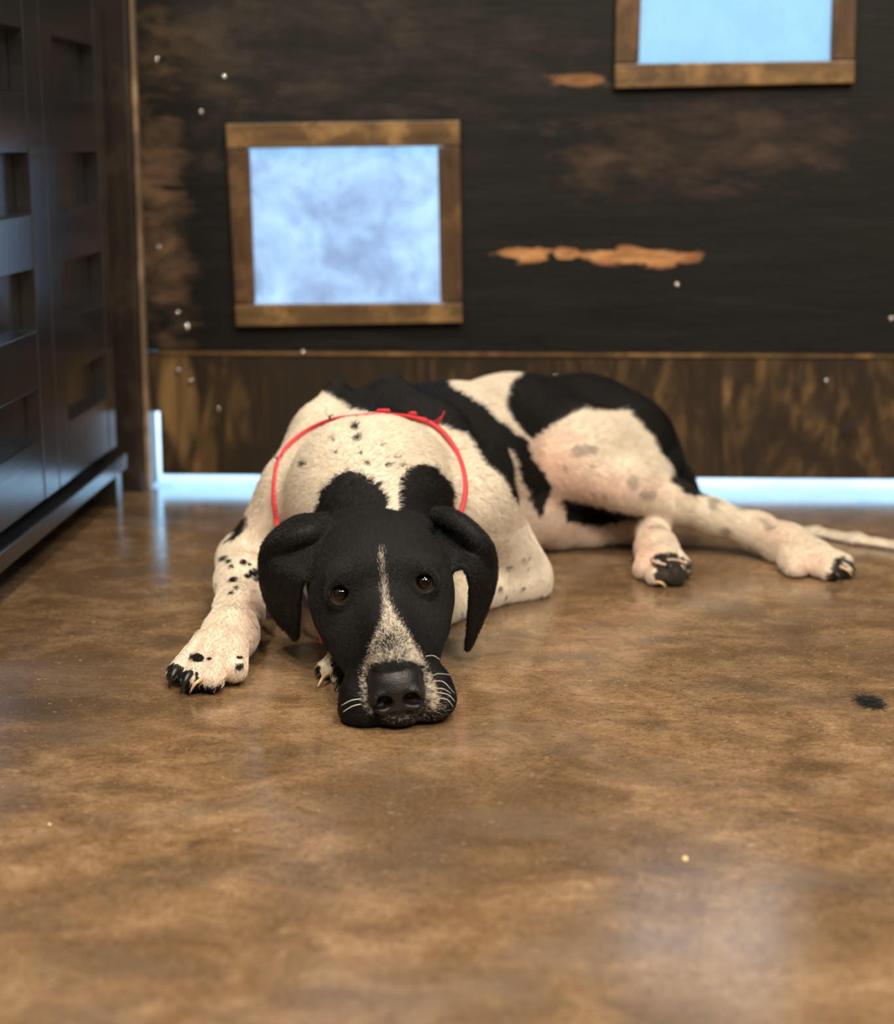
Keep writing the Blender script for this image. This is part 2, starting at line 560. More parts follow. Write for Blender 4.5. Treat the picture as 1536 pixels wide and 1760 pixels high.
# ------------------------------------------------------------------ cabinet
CX = -0.5575
cab = empty('cabinet', (CX - 0.15, 2.0, 0))
tag(cab, 'black lacquered cabinet with slotted doors along the left edge', 'cabinet')
CY0, CY1, CZ0, CZ1 = 1.28, 2.425, 0.080, 1.30
bm = bmesh.new()
add_box(bm, (CX - 0.33, CY0, CZ0), (CX - 0.024, CY1, CZ1), 0.003)
mesh_obj('body', bm, M_lac, cab)
box('base_rail', (CX - 0.05, CY0, 0.050), (CX + 0.012, CY1 + 0.008, 0.072), M_lac, cab, 0.002)
for yy in (CY0 + 0.02, CY1 - 0.03):
    for xx in (CX - 0.31, CX - 0.025):
        box('leg', (xx, yy, 0.0), (xx + 0.03, yy + 0.03, 0.050), M_lac, cab, 0.002)
SLOTS = [(0.158, 0.218), (0.286, 0.358), (0.421, 0.492), (0.558, 0.630), (0.698, 0.770), (0.838, 0.910), (0.978, 1.05), (1.118, 1.19)]


def cabinet_door(y0, y1, l, r):
    z0, z1 = 0.083, CZ1
    d = box('door', (CX - 0.023, y0, z0), (CX - 0.019, y1, z1), M_lac, cab)
    box('stile', (CX - 0.019, y0, z0), (CX, l, z1), M_lac, d, 0.0012)
    box('stile', (CX - 0.019, r, z0), (CX, y1, z1), M_lac, d, 0.0012)
    zs = [z0] + [z for s_ in SLOTS for z in s_] + [z1]
    for i in range(0, len(zs), 2):
        box('rail', (CX - 0.019, l + 0.0004, zs[i]), (CX - 0.001, r - 0.0004, zs[i + 1]), M_lac, d, 0.0012)
    for o in [d] + list(d.children):
        pass
    return d


cabinet_door(1.702, 2.106, 1.79, 2.040)
cabinet_door(2.110, 2.424, 2.165, 2.385)
cabinet_door(1.282, 1.698, 1.35, 1.63)


# ------------------------------------------------------------------ dog: one smooth body grown from a distance field
NOISE = RNG.random((64, 64, 64)).astype(np.float32)


def vnoise(P, sc, seed=0.0):
    q = np.asarray(P, np.float32) * sc + seed
    i = np.floor(q).astype(int)
    t = q - i
    t = t * t * (3 - 2 * t)
    out = 0
    for a in (0, 1):
        for b in (0, 1):
            for c in (0, 1):
                w = (t[:, 0] if a else 1 - t[:, 0]) * (t[:, 1] if b else 1 - t[:, 1]) * (t[:, 2] if c else 1 - t[:, 2])
                out = out + w * NOISE[(i[:, 0] + a) % 64, (i[:, 1] + b) % 64, (i[:, 2] + c) % 64]
    return out


GROUPS = ['body', 'head', 'ear', 'nose', 'tail', 'paw']
PR = []


def dep(p):
    return float((np.asarray(p) - CAM) @ FWD)


def S(px, py, Y, rpx):
    p = W(px, py, Y)
    return p, rpx * dep(p) / FPX


def cone(a, b, ra, rb, k=0.02, g='body', sub=False):
    a, b = np.asarray(a, float), np.asarray(b, float)
    r = max(ra, rb)
    PR.append(dict(t='cone', a=a, b=b, ra=ra, rb=rb, k=k, g=GROUPS.index(g), sub=sub, lo=np.minimum(a, b) - r, hi=np.maximum(a, b) + r))


def chain(pts, k=0.02, g='body'):
    q = [S(*p) for p in pts]
    for (a, ra), (b, rb) in zip(q, q[1:]):
        cone(a, b, ra, rb, k, g)


def ell(c, r, Rm=None, k=0.02, g='body', sub=False):
    c, r = np.asarray(c, float), np.asarray(r, float)
    Rm = np.eye(3) if Rm is None else np.asarray(Rm, float)      # columns: local axes
    ext = np.sqrt(((Rm * r) ** 2).sum(1))
    PR.append(dict(t='ell', c=c, r=r, R=Rm, k=k, g=GROUPS.index(g), sub=sub, lo=c - ext, hi=c + ext))


def sheet(P, r, k=0.006, g='ear'):
    P = np.asarray(P, float)
    PR.append(dict(t='sheet', P=P, r=np.broadcast_to(np.asarray(r, float), (len(P),)), k=k, g=GROUPS.index(g), sub=False, lo=P.min(0) - np.max(r), hi=P.max(0) + np.max(r)))


def pdist(q, P):
    if q['t'] == 'cone':
        ab = q['b'] - q['a']
        t = np.clip(((P - q['a']) @ ab) / (ab @ ab), 0, 1)
        return np.linalg.norm(P - q['a'] - t[:, None] * ab, axis=1) - (q['ra'] + (q['rb'] - q['ra']) * t)
    if q['t'] == 'ell':
        L = (P - q['c']) @ q['R']
        k0 = np.linalg.norm(L / q['r'], axis=1)
        k1 = np.linalg.norm(L / q['r'] ** 2, axis=1)
        return np.where(k1 > 1e-9, k0 * (k0 - 1) / np.maximum(k1, 1e-9), -q['r'].min())
    out = np.full(len(P), 1.0)
    for s_ in range(0, len(P), 8192):
        C_ = P[s_:s_ + 8192].astype(np.float32)
        d2 = (C_ ** 2).sum(1)[:, None] + (q['P'] ** 2).sum(1)[None].astype(np.float32) - 2 * C_ @ q['P'].T.astype(np.float32)
        out[s_:s_ + 8192] = (np.sqrt(np.maximum(d2, 0)) - q['r'][None].astype(np.float32)).min(1)
    return out


CAP = 0.04
ZFLOOR = 0.0012


def comb(f_, d, q):
    k = q['k']
    if q['sub']:
        hh = np.maximum(k - np.abs(f_ + d), 0) / k
        return np.maximum(f_, -d) + hh * hh * k * 0.25
    hh = np.maximum(k - np.abs(f_ - d), 0) / k
    return np.minimum(f_, d) - hh * hh * k * 0.25


def clip_floor(f_, z):
    d = ZFLOOR - z
    k = 0.006
    hh = np.maximum(k - np.abs(f_ - d), 0) / k
    return np.maximum(f_, d) + hh * hh * k * 0.25


def feval(P, want_group=False):
    f_ = np.full(len(P), CAP)
    best = np.full(len(P), CAP)
    grp = np.zeros(len(P), int)
    for q in PR:
        m = q['k'] + 0.004
        idx = np.nonzero(((P > q['lo'] - m) & (P < q['hi'] + m)).all(1))[0]
        if not len(idx):
            continue
        d = pdist(q, P[idx])
        f_[idx] = comb(f_[idx], d, q)
        if want_group and not q['sub']:
            b = d < best[idx]
            best[idx[b]] = d[b]
            grp[idx[b]] = q['g']
    f_ = clip_floor(f_, P[:, 2])
    return (f_, grp) if want_group else f_


# --- head frame: u to the picture's right, v up, w out along the muzzle
_a, _r = math.radians(7.0), math.radians(6.0)
Hw = np.array([math.sin(_a), -math.cos(_a), 0.0])
Hu0 = np.array([math.cos(_a), math.sin(_a), 0.0])
Hu = Hu0 * math.cos(_r) + np.array([0, 0, 1.0]) * math.sin(_r)
Hv = -Hu0 * math.sin(_r) + np.array([0, 0, 1.0]) * math.cos(_r)
HR = np.stack([Hu, Hv, Hw], 1)
EYE_MID = W(656, 1012, 1.575)
HO = EYE_MID - Hv * 0.0955


def H(u, v, w):
    return HO + Hu * u + Hv * v + Hw * w


def hell(u, v, w, r, k=0.02, g='head', sub=False, both=False, R=None):
    for sgn in ((1, -1) if both else (1,)):
        Rm = HR if R is None else HR @ (R if sgn == 1 else np.diag([-1, 1, 1]) @ R @ np.diag([-1, 1, 1]))
        ell(H(u * sgn, v, w), r, Rm, k, g, sub)


def hcone(a, b, ra, rb, k=0.02, g='head', both=False):
    for sgn in ((1, -1) if both else (1,)):
        cone(H(a[0] * sgn, a[1], a[2]), H(b[0] * sgn, b[1], b[2]), ra, rb, k, g)


# --- trunk
chain([(655, 945, 1.72, 78), (640, 862, 1.84, 138), (640, 856, 1.93, 150), (662, 842, 2.0, 152)], 0.03)
chain([(578, 669, 2.0, 15), (556, 745, 1.95, 46), (512, 850, 1.88, 60)], 0.022)       # shoulder blades
chain([(672, 664, 2.0, 17), (735, 760, 1.95, 66), (800, 865, 1.88, 74)], 0.028)
chain([(660, 790, 2.02, 124), (765, 815, 2.10, 148), (880, 780, 2.22, 128), (1000, 765, 2.30, 112), (1058, 792, 2.33, 108)], 0.03)
chain([(590, 985, 1.86, 72), (640, 960, 1.80, 80), (700, 960, 1.88, 80)], 0.03)        # brisket
chain([(860, 880, 2.10, 70), (955, 885, 2.16, 52)], 0.025)                              # belly
# --- front legs
chain([(800, 865, 1.88, 74), (888, 985, 1.93, 54)], 0.03)
ell(S(886, 1000, 1.925, 54)[0], (0.034, 0.034, 0.030), k=0.012)
chain([(890, 1002, 1.93, 48), (800, 1018, 1.86, 40), (690, 1080, 1.735, 36), (610, 1120, 1.655, 33)], 0.015)
chain([(512, 850, 1.88, 60), (432, 955, 1.87, 44)], 0.022)
chain([(420, 966, 1.87, 46), (418, 1000, 1.80, 42), (410, 1050, 1.725, 36), (396, 1090, 1.66, 40), (376, 1118, 1.62, 43)], 0.015)
# --- hind legs
chain([(1065, 770, 2.26, 92), (1000, 790, 2.18, 82), (962, 805, 2.13, 52)], 0.025)
chain([(1060, 790, 2.24, 95), (1100, 835, 2.18, 62)], 0.03)
chain([(966, 808, 2.13, 48), (1080, 838, 2.13, 46), (1150, 862, 2.14, 36), (1222, 887, 2.14, 26), (1300, 914, 2.13, 28), (1350, 938, 2.10, 33), (1395, 960, 2.06, 33)], 0.015)
chain([(1010, 880, 2.22, 55), (950, 900, 2.16, 42), (1010, 913, 2.17, 27), (1085, 905, 2.18, 24), (1120, 905, 2.14, 25), (1128, 945, 2.07, 31), (1135, 968, 2.03, 34)], 0.014)
# --- tail
chain([(1130, 770, 2.33, 32), (1165, 830, 2.34, 24), (1200, 876, 2.34, 17), (1260, 902, 2.33, 13)], 0.015, 'tail')
chain([(1260, 902, 2.33, 13), (1330, 915, 2.29, 13), (1400, 925, 2.245, 15), (1470, 935, 2.20, 14), (1545, 946, 2.165, 12), (1590, 952, 2.15, 6)], 0.01, 'tail')


# --- paws: knuckle, toe bulges
def toe(base, tip, rb, rt, k=0.0045):
    cone(base, tip, rb, rt, k, 'paw')


TOES = []
for (bx, by, bY), (tx, ty, tY), rb, rt in (
        ((352, 1106, 1.618), (306, 1158, 1.575), 21, 19), ((364, 1110, 1.61), (332, 1168, 1.550), 21, 20),
        ((384, 1112, 1.61), (364, 1168, 1.550), 21, 20), ((402, 1112, 1.615), (402, 1150, 1.575), 23, 22),
        # right fore paw beside the muzzle
        ((603, 1125, 1.645), (560, 1167, 1.60), 22, 17), ((612, 1128, 1.64), (588, 1178, 1.585), 22, 18), ((625, 1130, 1.64), (615, 1180, 1.585), 22, 18),
        # upper hind paw
        ((1385, 948, 2.07), (1447, 968, 2.035), 22, 17), ((1385, 958, 2.06), (1450, 981, 2.015), 22, 17), ((1378, 966, 2.05), (1425, 986, 2.005), 23, 17), ((1360, 962, 2.05), (1368, 978, 2.02), 24, 19),
        # lower hind paw, seen from its toes
        ((1122, 950, 2.06), (1110, 978, 2.00), 23, 21), ((1133, 960, 2.04), (1130, 994, 1.975), 23, 20), ((1145, 960, 2.04), (1156, 993, 1.975), 23, 20), ((1148, 955, 2.05), (1170, 976, 2.00), 21, 18)):
    a, ra = S(bx, by, bY, rb)
    b, rb_ = S(tx, ty, tY, rt)
    b = np.array([b[0], b[1], max(b[2], rb_ * 0.8)])
    toe(a, b, ra, rb_)
    TOES.append((a, b, rb_))

# --- head
hell(0, 0.098, -0.060, (0.063, 0.058, 0.075))
hell(0.037, 0.074, -0.040, (0.031, 0.040, 0.055), both=True)
hell(0, 0.100, -0.012, (0.052, 0.032, 0.035))
hell(0.034, 0.111, -0.004, (0.017, 0.013, 0.018), k=0.010, both=True)
hcone((0, 0.066, -0.01), (0, 0.040, 0.100), 0.041, 0.027)
hcone((0, 0.086, 0.004), (0, 0.052, 0.112), 0.018, 0.017, k=0.015)
hcone((0.028, 0.055, 0.0), (0.017, 0.036, 0.08), 0.029, 0.020, k=0.015, both=True)
hell(0.0265, 0.024, 0.094, (0.0235, 0.024, 0.030), k=0.010, both=True)
hell(0.0285, 0.0135, 0.097, (0.0235, 0.0175, 0.026), k=0.006, both=True)
hell(0, 0.012, 0.105, (0.022, 0.014, 0.026), k=0.006)
hcone((0, 0.045, -0.03), (0, 0.070, -0.14), 0.040, 0.072, k=0.03)
# eyes: lids and sockets
EYES = []
for px, py in ((585, 1022), (728, 1002)):
    u0 = 0.0385 if px > 650 else -0.0385
    EYES.append(u0)
NOSE_C = H(0, 0.036, 0.127)
hell(0, 0.034, 0.124, (0.0235, 0.0195, 0.0150), k=0.004, g='nose')
hell(0, 0.0455, 0.117, (0.0225, 0.0105, 0.0175), k=0.004, g='nose')
hell(0.0135, 0.029, 0.130, (0.0105, 0.0115, 0.0100), k=0.003, g='nose', both=True)
hell(0.0115, 0.0300, 0.1390, (0.0072, 0.0058, 0.0130), k=0.003, sub=True, both=True)
hell(0.0185, 0.0260, 0.1360, (0.0070, 0.0020, 0.0090), k=0.002, sub=True, both=True)
hell(0, 0.022, 0.1420, (0.0009, 0.010, 0.004), k=0.002, sub=True)


# --- ears: curved leather flaps
def ear(front, back, bulge, r0, nU=60, nV=34):
    F_ = spline([W(*p) for p in front], nU)
    B_ = spline([W(*p) for p in back], nU)
    pts, rr = [], []
    for i in range(nU):
        for j in range(nV):
            t = j / (nV - 1)
            p = F_[i] * (1 - t) + B_[i] * t + np.array(bulge) * math.sin(math.pi * t) * math.sin(math.pi * min(1, 0.25 + i / nU))
            pts.append(p)
            rr.append(r0 * (0.75 + 0.25 * math.sin(math.pi * t)) * (1.15 - 0.35 * i / nU))
    sheet(pts, rr)


# image-left ear: front edge (root, fold, inner edge, tip) and back edge (root, crest, outer edge, tip)
ear([(556, 975, 1.600), (538, 990, 1.603), (520, 998, 1.606), (514, 1030, 1.614), (512, 1062, 1.622), (510, 1096, 1.635)],
    [(562, 885, 1.70), (503, 893, 1.70), (456, 935, 1.69), (449, 990, 1.68), (466, 1050, 1.67), (505, 1097, 1.638)],
    (-0.006, -0.012, 0.0), 0.0042)
ear([(752, 968, 1.625), (775, 978, 1.624), (797, 974, 1.622), (809, 1005, 1.625), (807, 1060, 1.635), (802, 1115, 1.650)],
    [(748, 876, 1.72), (798, 890, 1.72), (842, 935, 1.71), (850, 990, 1.70), (834, 1050, 1.68), (805, 1116, 1.652)],
    (0.006, -0.012, 0.0), 0.0042)
# the raised folds where each ear turns over
for P_, r_ in ((((562, 898, 1.66), (535, 914, 1.636), (502, 925, 1.634), (476, 936, 1.648), (461, 954, 1.664)), 0.0052),
               (((748, 884, 1.68), (778, 892, 1.660), (806, 914, 1.648), (826, 938, 1.648), (836, 962, 1.664)), 0.0052)):
    sp_ = spline([W(*p) for p in P_], 12)
    for a_, b_ in zip(sp_, sp_[1:]):
        cone(a_, b_, r_, r_, 0.012, 'ear')

# --- eye sockets last (they cut), the eyeball sits inside
EYE_R = 0.0125
EYE_P = []
for (px, py) in ((585, 1022), (728, 1002)):
    # march the sight line to the skin
    ts = np.linspace(1.45, 1.68, 900)
    P = np.array([W(px, py, y) for y in ts])
    fv = feval(P)
    k_ = int(np.argmax(fv < 0))
    hit = P[k_]
    look = CAM - hit
    look = look / np.linalg.norm(look)
    g_ = look * 0.75 + Hw * 0.25
    g_ = g_ / np.linalg.norm(g_)
    side = np.cross(np.array([0, 0, 1.0]), g_)
    side /= np.linalg.norm(side)
    upv = np.cross(g_, side)
    EYE_P.append((hit, look, side, upv))
for hit, look, side, upv in EYE_P:
    Rm = np.stack([side, upv, look], 1)
    ell(hit - look * 0.004, (0.0138, 0.0118, 0.0080), Rm, 0.008, 'head')                       # lids
    ell(hit + look * 0.002, (0.0090, 0.0078, 0.0120), Rm, 0.0035, 'head', sub=True)           # opening

# ------------------------------------------------------------------ polygonise (surface nets), refine, colour
VX = 0.003
lo = np.min([q['lo'] for q in PR], 0) - 0.012
hi = np.max([q['hi'] for q in PR], 0) + 0.012
lo[2] = -0.012
n = np.ceil((hi - lo) / VX).astype(int)
ax = [lo[i] + VX * np.arange(n[i]) for i in range(3)]
Fd = np.full(n, CAP, np.float32)
for q in PR:
    m = q['k'] + 0.004
    i0 = np.clip(np.floor((q['lo'] - m - lo) / VX).astype(int), 0, n)
    i1 = np.clip(np.ceil((q['hi'] + m - lo) / VX).astype(int) + 1, 0, n)
    sl = tuple(slice(a, b) for a, b in zip(i0, i1))
    gx, gy, gz = np.meshgrid(ax[0][sl[0]], ax[1][sl[1]], ax[2][sl[2]], indexing='ij')
    P = np.stack([gx.ravel(), gy.ravel(), gz.ravel()], 1)
    d = pdist(q, P).reshape(gx.shape)
    Fd[sl] = comb(Fd[sl], d, q)
Fd = clip_floor(Fd, ax[2][None, None, :])
ins = Fd < 0
# cells with a sign change
def c8(A):
    return [A[a:A.shape[0] - 1 + a, b:A.shape[1] - 1 + b, c:A.shape[2] - 1 + c] for a in (0, 1) for b in (0, 1) for c in (0, 1)]
cnt = sum(x.astype(np.int8) for x in c8(ins))
cells = np.argwhere((cnt > 0) & (cnt < 8))
vid = np.full(cnt.shape, -1, np.int64)
vid[tuple(cells.T)] = np.arange(len(cells))
acc = np.zeros((len(cells), 3)); num = np.zeros(len(cells))
cor = [(a, b, c) for a in (0, 1) for b in (0, 1) for c in (0, 1)]
val = {c: Fd[cells[:, 0] + c[0], cells[:, 1] + c[1], cells[:, 2] + c[2]].astype(float) for c in cor}
for c in cor:
    for a in range(3):
        if c[a] == 0:
            e = list(c); e[a] = 1; e = tuple(e)
            v0, v1 = val[c], val[e]
            mk = (v0 < 0) != (v1 < 0)
            t = np.where(mk, v0 / np.where(mk, v0 - v1, 1), 0)
            p = np.array(c, float)[None].repeat(len(cells), 0)
            p[:, a] += t
            acc[mk] += p[mk]; num[mk] += 1
V = lo + VX * (cells + acc / num[:, None])
quads = []
for a in range(3):
    b, c = (a + 1) % 3, (a + 2) % 3
    sl0 = [slice(None)] * 3; sl1 = [slice(None)] * 3
    sl0[a] = slice(0, -1); sl1[a] = slice(1, None)
    ch = ins[tuple(sl0)] != ins[tuple(sl1)]
    E_ = np.argwhere(ch)
    E_ = E_[(E_[:, b] > 0) & (E_[:, c] > 0) & (E_[:, b] < n[b] - 1) & (E_[:, c] < n[c] - 1)]
    s0 = ins[tuple(E_.T)]
    def cell(db, dc):
        q_ = E_.copy(); q_[:, b] -= db; q_[:, c] -= dc
        return vid[tuple(q_.T)]
    Q = np.stack([cell(1, 1), cell(0, 1), cell(0, 0), cell(1, 0)], 1)
    Q[~s0] = Q[~s0][:, ::-1]
    quads.append(Q)
Q = np.concatenate(quads)


def gradf(P, e=0.0006):
    g_ = np.stack([feval(P + np.eye(3)[i] * e) - feval(P - np.eye(3)[i] * e) for i in range(3)], 1)
    return g_ / np.maximum(np.linalg.norm(g_, axis=1, keepdims=True), 1e-9)


def subdiv(V, Q):
    nV = len(V)
    e = np.sort(np.stack([Q, np.roll(Q, -1, 1)], 2).reshape(-1, 2), 1)
    ue, inv = np.unique(e, axis=0, return_inverse=True)
    inv = inv.reshape(-1, 4)
    mid = V[ue].mean(1)
    cen = V[Q].mean(1)
    NV = np.concatenate([V, mid, cen])
    ei = nV + inv
    ci = nV + len(ue) + np.arange(len(Q))
    NQ = np.concatenate([np.stack([Q[:, i], ei[:, i], ci, ei[:, (i + 3) % 4]], 1) for i in range(4)])
    return NV, NQ


def relax(V, Q, it=2, w=0.5):
    for _ in range(it):
        s_ = np.zeros_like(V); k_ = np.zeros(len(V))
        for i in range(4):
            np.add.at(s_, Q[:, i], V[Q[:, (i + 1) % 4]] + V[Q[:, (i + 3) % 4]])
            np.add.at(k_, Q[:, i], 2)
        V = V * (1 - w) + w * s_ / np.maximum(k_, 1)[:, None]
    return V


V = relax(V, Q, 2)
V, Q = subdiv(V, Q)
for _ in range(2):
    V = V - gradf(V) * np.clip(feval(V), -0.002, 0.002)[:, None]
V = relax(V, Q, 2, 0.5)
fv, G = feval(V, True)
# keep what belongs to the connected outside skin
_tri = len(Q) * 2

# ---- coat markings
def inpoly(x, y, poly):
    r = np.zeros(len(x), bool)
    n_ = len(poly)
    for i in range(n_):
        x0, y0 = poly[i]; x1, y1 = poly[(i + 1) % n_]
        if y0 == y1:
            continue
        c_ = ((y0 > y) != (y1 > y)) & (x < (x1 - x0) * (y - y0) / (y1 - y0) + x0)
        r ^= c_
    return r


BLACK = np.array([0.0050, 0.0043, 0.0036])
WHITE = np.array([0.76, 0.68, 0.56])
PINK = np.array([0.70, 0.44, 0.34])


def coat(P, G, jit=3.0, strand=False):
    x, y, d = proj(P)
    jn = (vnoise(P, 420) - 0.5) + 0.8 * (vnoise(P, 170, 9.3) - 0.5)
    jm = (vnoise(P, 420, 31.7) - 0.5) + 0.8 * (vnoise(P, 170, 50.1) - 0.5)
    X0_, Y0_ = x, y
    x = x + jn * jit * 2
    y = y + jm * jit * 2
    Y = P[:, 1]
    col = np.repeat(WHITE[None], len(P), 0) * (0.94 + 0.12 * vnoise(P, 90, 3))[:, None]

    def gl(cx, cy, rx, ry, amt, c=PINK, ymin=0, ymax=9):
        w_ = np.exp(-((x - cx) / rx) ** 2 - ((y - cy) / ry) ** 2) * amt * ((Y > ymin) & (Y < ymax))
        col[:] = col * (1 - w_[:, None]) + c * w_[:, None]
    # bare pink skin showing through on the thigh, legs and feet
    gl(950, 800, 60, 60, 0.75, ymin=2.0)
    gl(1040, 840, 120, 30, 0.55, ymin=2.0)
    gl(1330, 920, 40, 30, 0.4, ymin=1.95)
    gl(1390, 970, 40, 25, 0.45, ymin=1.9)
    gl(1000, 905, 120, 40, 0.45, ymin=1.98)
    gl(1110, 960, 30, 40, 0.65, ymin=1.95)
    gl(385, 1110, 60, 40, 0.38, ymax=1.75)
    gl(435, 1050, 20, 40, 0.5, ymax=1.85)
    gl(365, 1150, 40, 25, 0.35, ymax=1.75)
    gl(850, 950, 40, 10, 0.3, ymin=1.75, ymax=2.0)
    gl(440, 900, 30, 60, 0.2, ymin=1.75, ymax=2.0)
    blk = np.zeros(len(P), bool)

    def black(poly, ymin=0, ymax=9):
        blk[:] |= inpoly(x, y, poly) & (Y > ymin) & (Y < ymax)

    def white(poly, ymin=0, ymax=9):
        blk[:] &= ~(inpoly(x, y, poly) & (Y > ymin) & (Y < ymax))
    body = (G == 0) | (G == 5)
    # saddle over the withers and flank
    black([(540, 640), (556, 672), (575, 686), (600, 703), (638, 713), (680, 722), (757, 731), (803, 747), (826, 790), (888, 865), (930, 890), (950, 835), (914, 788), (906, 757), (869, 735), (822, 692), (775, 668), (740, 600), (540, 600)], 1.86)
    white([(872, 768), (881, 778), (893, 820), (908, 850), (926, 878), (930, 900), (889, 866), (884, 815)], 1.86)
    # rump
    black([(912, 630), (876, 660), (868, 698), (885, 729), (912, 755), (947, 730), (991, 708), (1006, 701), (1022, 707), (1079, 706), (1091, 722), (1119, 748), (1136, 782), (1155, 804), (1150, 826), (1180, 850), (1260, 850), (1260, 600)], 2.0)
    # behind the ears
    black([(530, 905), (540, 880), (553, 845), (575, 820), (597, 809), (618, 814), (640, 828), (664, 850), (664, 930)], 0, 1.99)
    black([(684, 860), (686, 825), (698, 806), (720, 799), (745, 802), (765, 818), (779, 842), (779, 878), (760, 930), (684, 930)], 0, 1.99)
    black([(380, 935), (398, 920), (416, 893), (428, 885), (423, 908), (405, 926)], 1.8)
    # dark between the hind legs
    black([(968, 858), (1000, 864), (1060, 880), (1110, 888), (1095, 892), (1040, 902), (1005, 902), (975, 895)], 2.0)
    # mottled toes
    sp = vnoise(P, 150, 12)
    toes = np.zeros(len(P), bool)
    for poly in ([(280, 1150), (300, 1138), (322, 1152), (335, 1148), (342, 1160), (345, 1180), (420, 1172), (432, 1160), (432, 1215), (280, 1215)],
                 [(1118, 960), (1133, 950), (1160, 948), (1190, 970), (1190, 1020), (1105, 1020), (1128, 1004)],
                 [(1432, 960), (1445, 958), (1480, 965), (1480, 1012), (1400, 1012), (1420, 990)],
                 [(530, 1150), (545, 1140), (560, 1170), (600, 1178), (600, 1200), (530, 1200)], [(572, 1095), (600, 1095), (600, 1190), (570, 1160)]):
        toes |= inpoly(x, y, poly)
    blk |= toes & (G == 5) & ((sp > 0.30) | (P[:, 2] < 0.012))
    # freckles
    for sx, sy, sr in ((608, 735, 6), (612, 753, 6), (521, 797, 5.5), (631, 796, 5), (666, 800, 5), (690, 800, 3.5), (571, 757, 3), (577, 777, 3), (620, 779, 3), (651, 832, 4), (680, 785, 3), (655, 765, 2.5),
                       (340, 1130, 9), (330, 1127, 5), (387, 958, 6), (418, 966, 5.5), (398, 973, 4), (436, 983, 8), (425, 990, 5), (402, 996, 6), (440, 994, 5), (406, 1010, 3), (398, 1018, 4), (428, 970, 3),
                       (393, 965, 4), (411, 1145, 7), (412, 1130, 4), (360, 1132, 4)):
        blk |= ((X0_ + jn * 2.5 - sx) / 1.15) ** 2 + ((Y0_ + jm * 2.5 - sy) / 0.85) ** 2 < sr * sr * 1.1
    fr = vnoise(P, 150, 4.4)
    arm = inpoly(x, y, [(790, 990), (850, 960), (940, 945), (945, 1030), (900, 1050), (790, 1060)]) & (Y > 1.7) & (Y < 2.05)
    blk |= body & arm & (fr > 0.83)
    leg = inpoly(x, y, [(940, 780), (1060, 740), (1160, 810), (1330, 905), (1300, 950), (1000, 880)]) & (Y > 1.98)
    grey = leg & (vnoise(P, 60, 21) > 0.78)
    col[grey] *= 0.62
    # head and ears
    head = (G == 1) | (G == 2) | (G == 3)
    blk |= head
    bz = [(653, 937), (657, 942), (662, 1000), (667, 1030), (680, 1058), (698, 1086), (716, 1114), (730, 1145), (745, 1178), (753, 1198), (749, 1222), (735, 1214), (729, 1190), (730, 1160), (724, 1145), (705, 1138), (670, 1136), (640, 1144), (630, 1165), (632, 1205), (643, 1226), (634, 1222), (624, 1195), (623, 1160), (632, 1125), (648, 1090), (658, 1060), (656, 1010), (653, 960)]
    ed = [(640, 1214), (760, 1200), (770, 1222), (740, 1240), (660, 1240)]
    pw = np.zeros(len(P))
    hd = (G == 1) | (G == 3)
    if hd.any():
        q_ = np.zeros(hd.sum()); e_ = np.zeros(hd.sum())
        for ox, oy in ((0, 0), (4, 2), (-4, -2), (2, -6), (-2, 6), (7, 4), (-7, 3)):
            q_ += inpoly(X0_[hd] + ox * 0.7, Y0_[hd] + oy * 0.7, bz) / 7
            e_ += inpoly(X0_[hd] + ox, Y0_[hd] + oy, ed) / 7
        xx, yy = X0_[hd], Y0_[hd]
        q_ *= 1 - 0.62 * np.exp(-((xx - 670) / 24) ** 2 - ((yy - 1108) / 26) ** 2) - 0.2 * np.exp(-((xx - 640) / 16) ** 2 - ((yy - 1130) / 30) ** 2)
        clump = np.clip((vnoise(P[hd], 430, 15) - 0.30) * 3.2, 0, 1) * 0.75 + 0.25
        pw[hd] = np.clip(q_, 0, 1) ** 1.5 * (0.25 + 0.72 * clump) + 0.12 * e_
    pw *= (G == 1) | ((G == 3) & (y < 1140))
    if strand:
        wht = RNG.random(len(P)) < pw
        wmix = wht.astype(float)
    else:
        wmix = np.clip(pw * (0.55 + 0.9 * (vnoise(P, 380, 77) - 0.35)), 0, 1)
        wmix = np.where(pw > 0.02, wmix, 0)
    tl = (G == 4)
    blk |= tl & (x < 1300)
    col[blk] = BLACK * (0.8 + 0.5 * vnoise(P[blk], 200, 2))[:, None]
    col[:] = col * (1 - wmix[:, None]) + np.array([0.74, 0.65, 0.53]) * wmix[:, None]
    col[(G == 3)] = np.array([0.007, 0.006, 0.006])
    pads = blk & toes & (Y > 1.9)
    col[pads] = np.array([0.030, 0.022, 0.016]) * (0.4 + 1.4 * vnoise(P[pads], 170, 6))[:, None]
    return col


def gz_attr(me, name, arr):
    at = me.color_attributes.new(name, 'FLOAT_COLOR', 'POINT')
    a4 = np.ones((len(arr), 4), np.float32)
    a4[:, :3] = arr
    at.data.foreach_set('color', a4.ravel())


CO = coat(V, G)


def coat_mat():
    t = NT('short_dog_coat')
    at = t.n.new('ShaderNodeAttribute')
    at.attribute_name = 'coat'
    nz = t.noise(t.scale((1, 1, 1)), 900, 3, 0.6)
    wr = t.noise(t.scale((1, 1, 1)), 70, 4, 0.6)
    t.set(Base_Color=at.outputs['Color'], Roughness=0.6)
    t.b.inputs['Specular IOR Level'].default_value = 0.22
    t.bump(t.math('ADD', nz, t.math('MULTIPLY', wr, 0.25)), 0.2, 0.001)
    return t.m


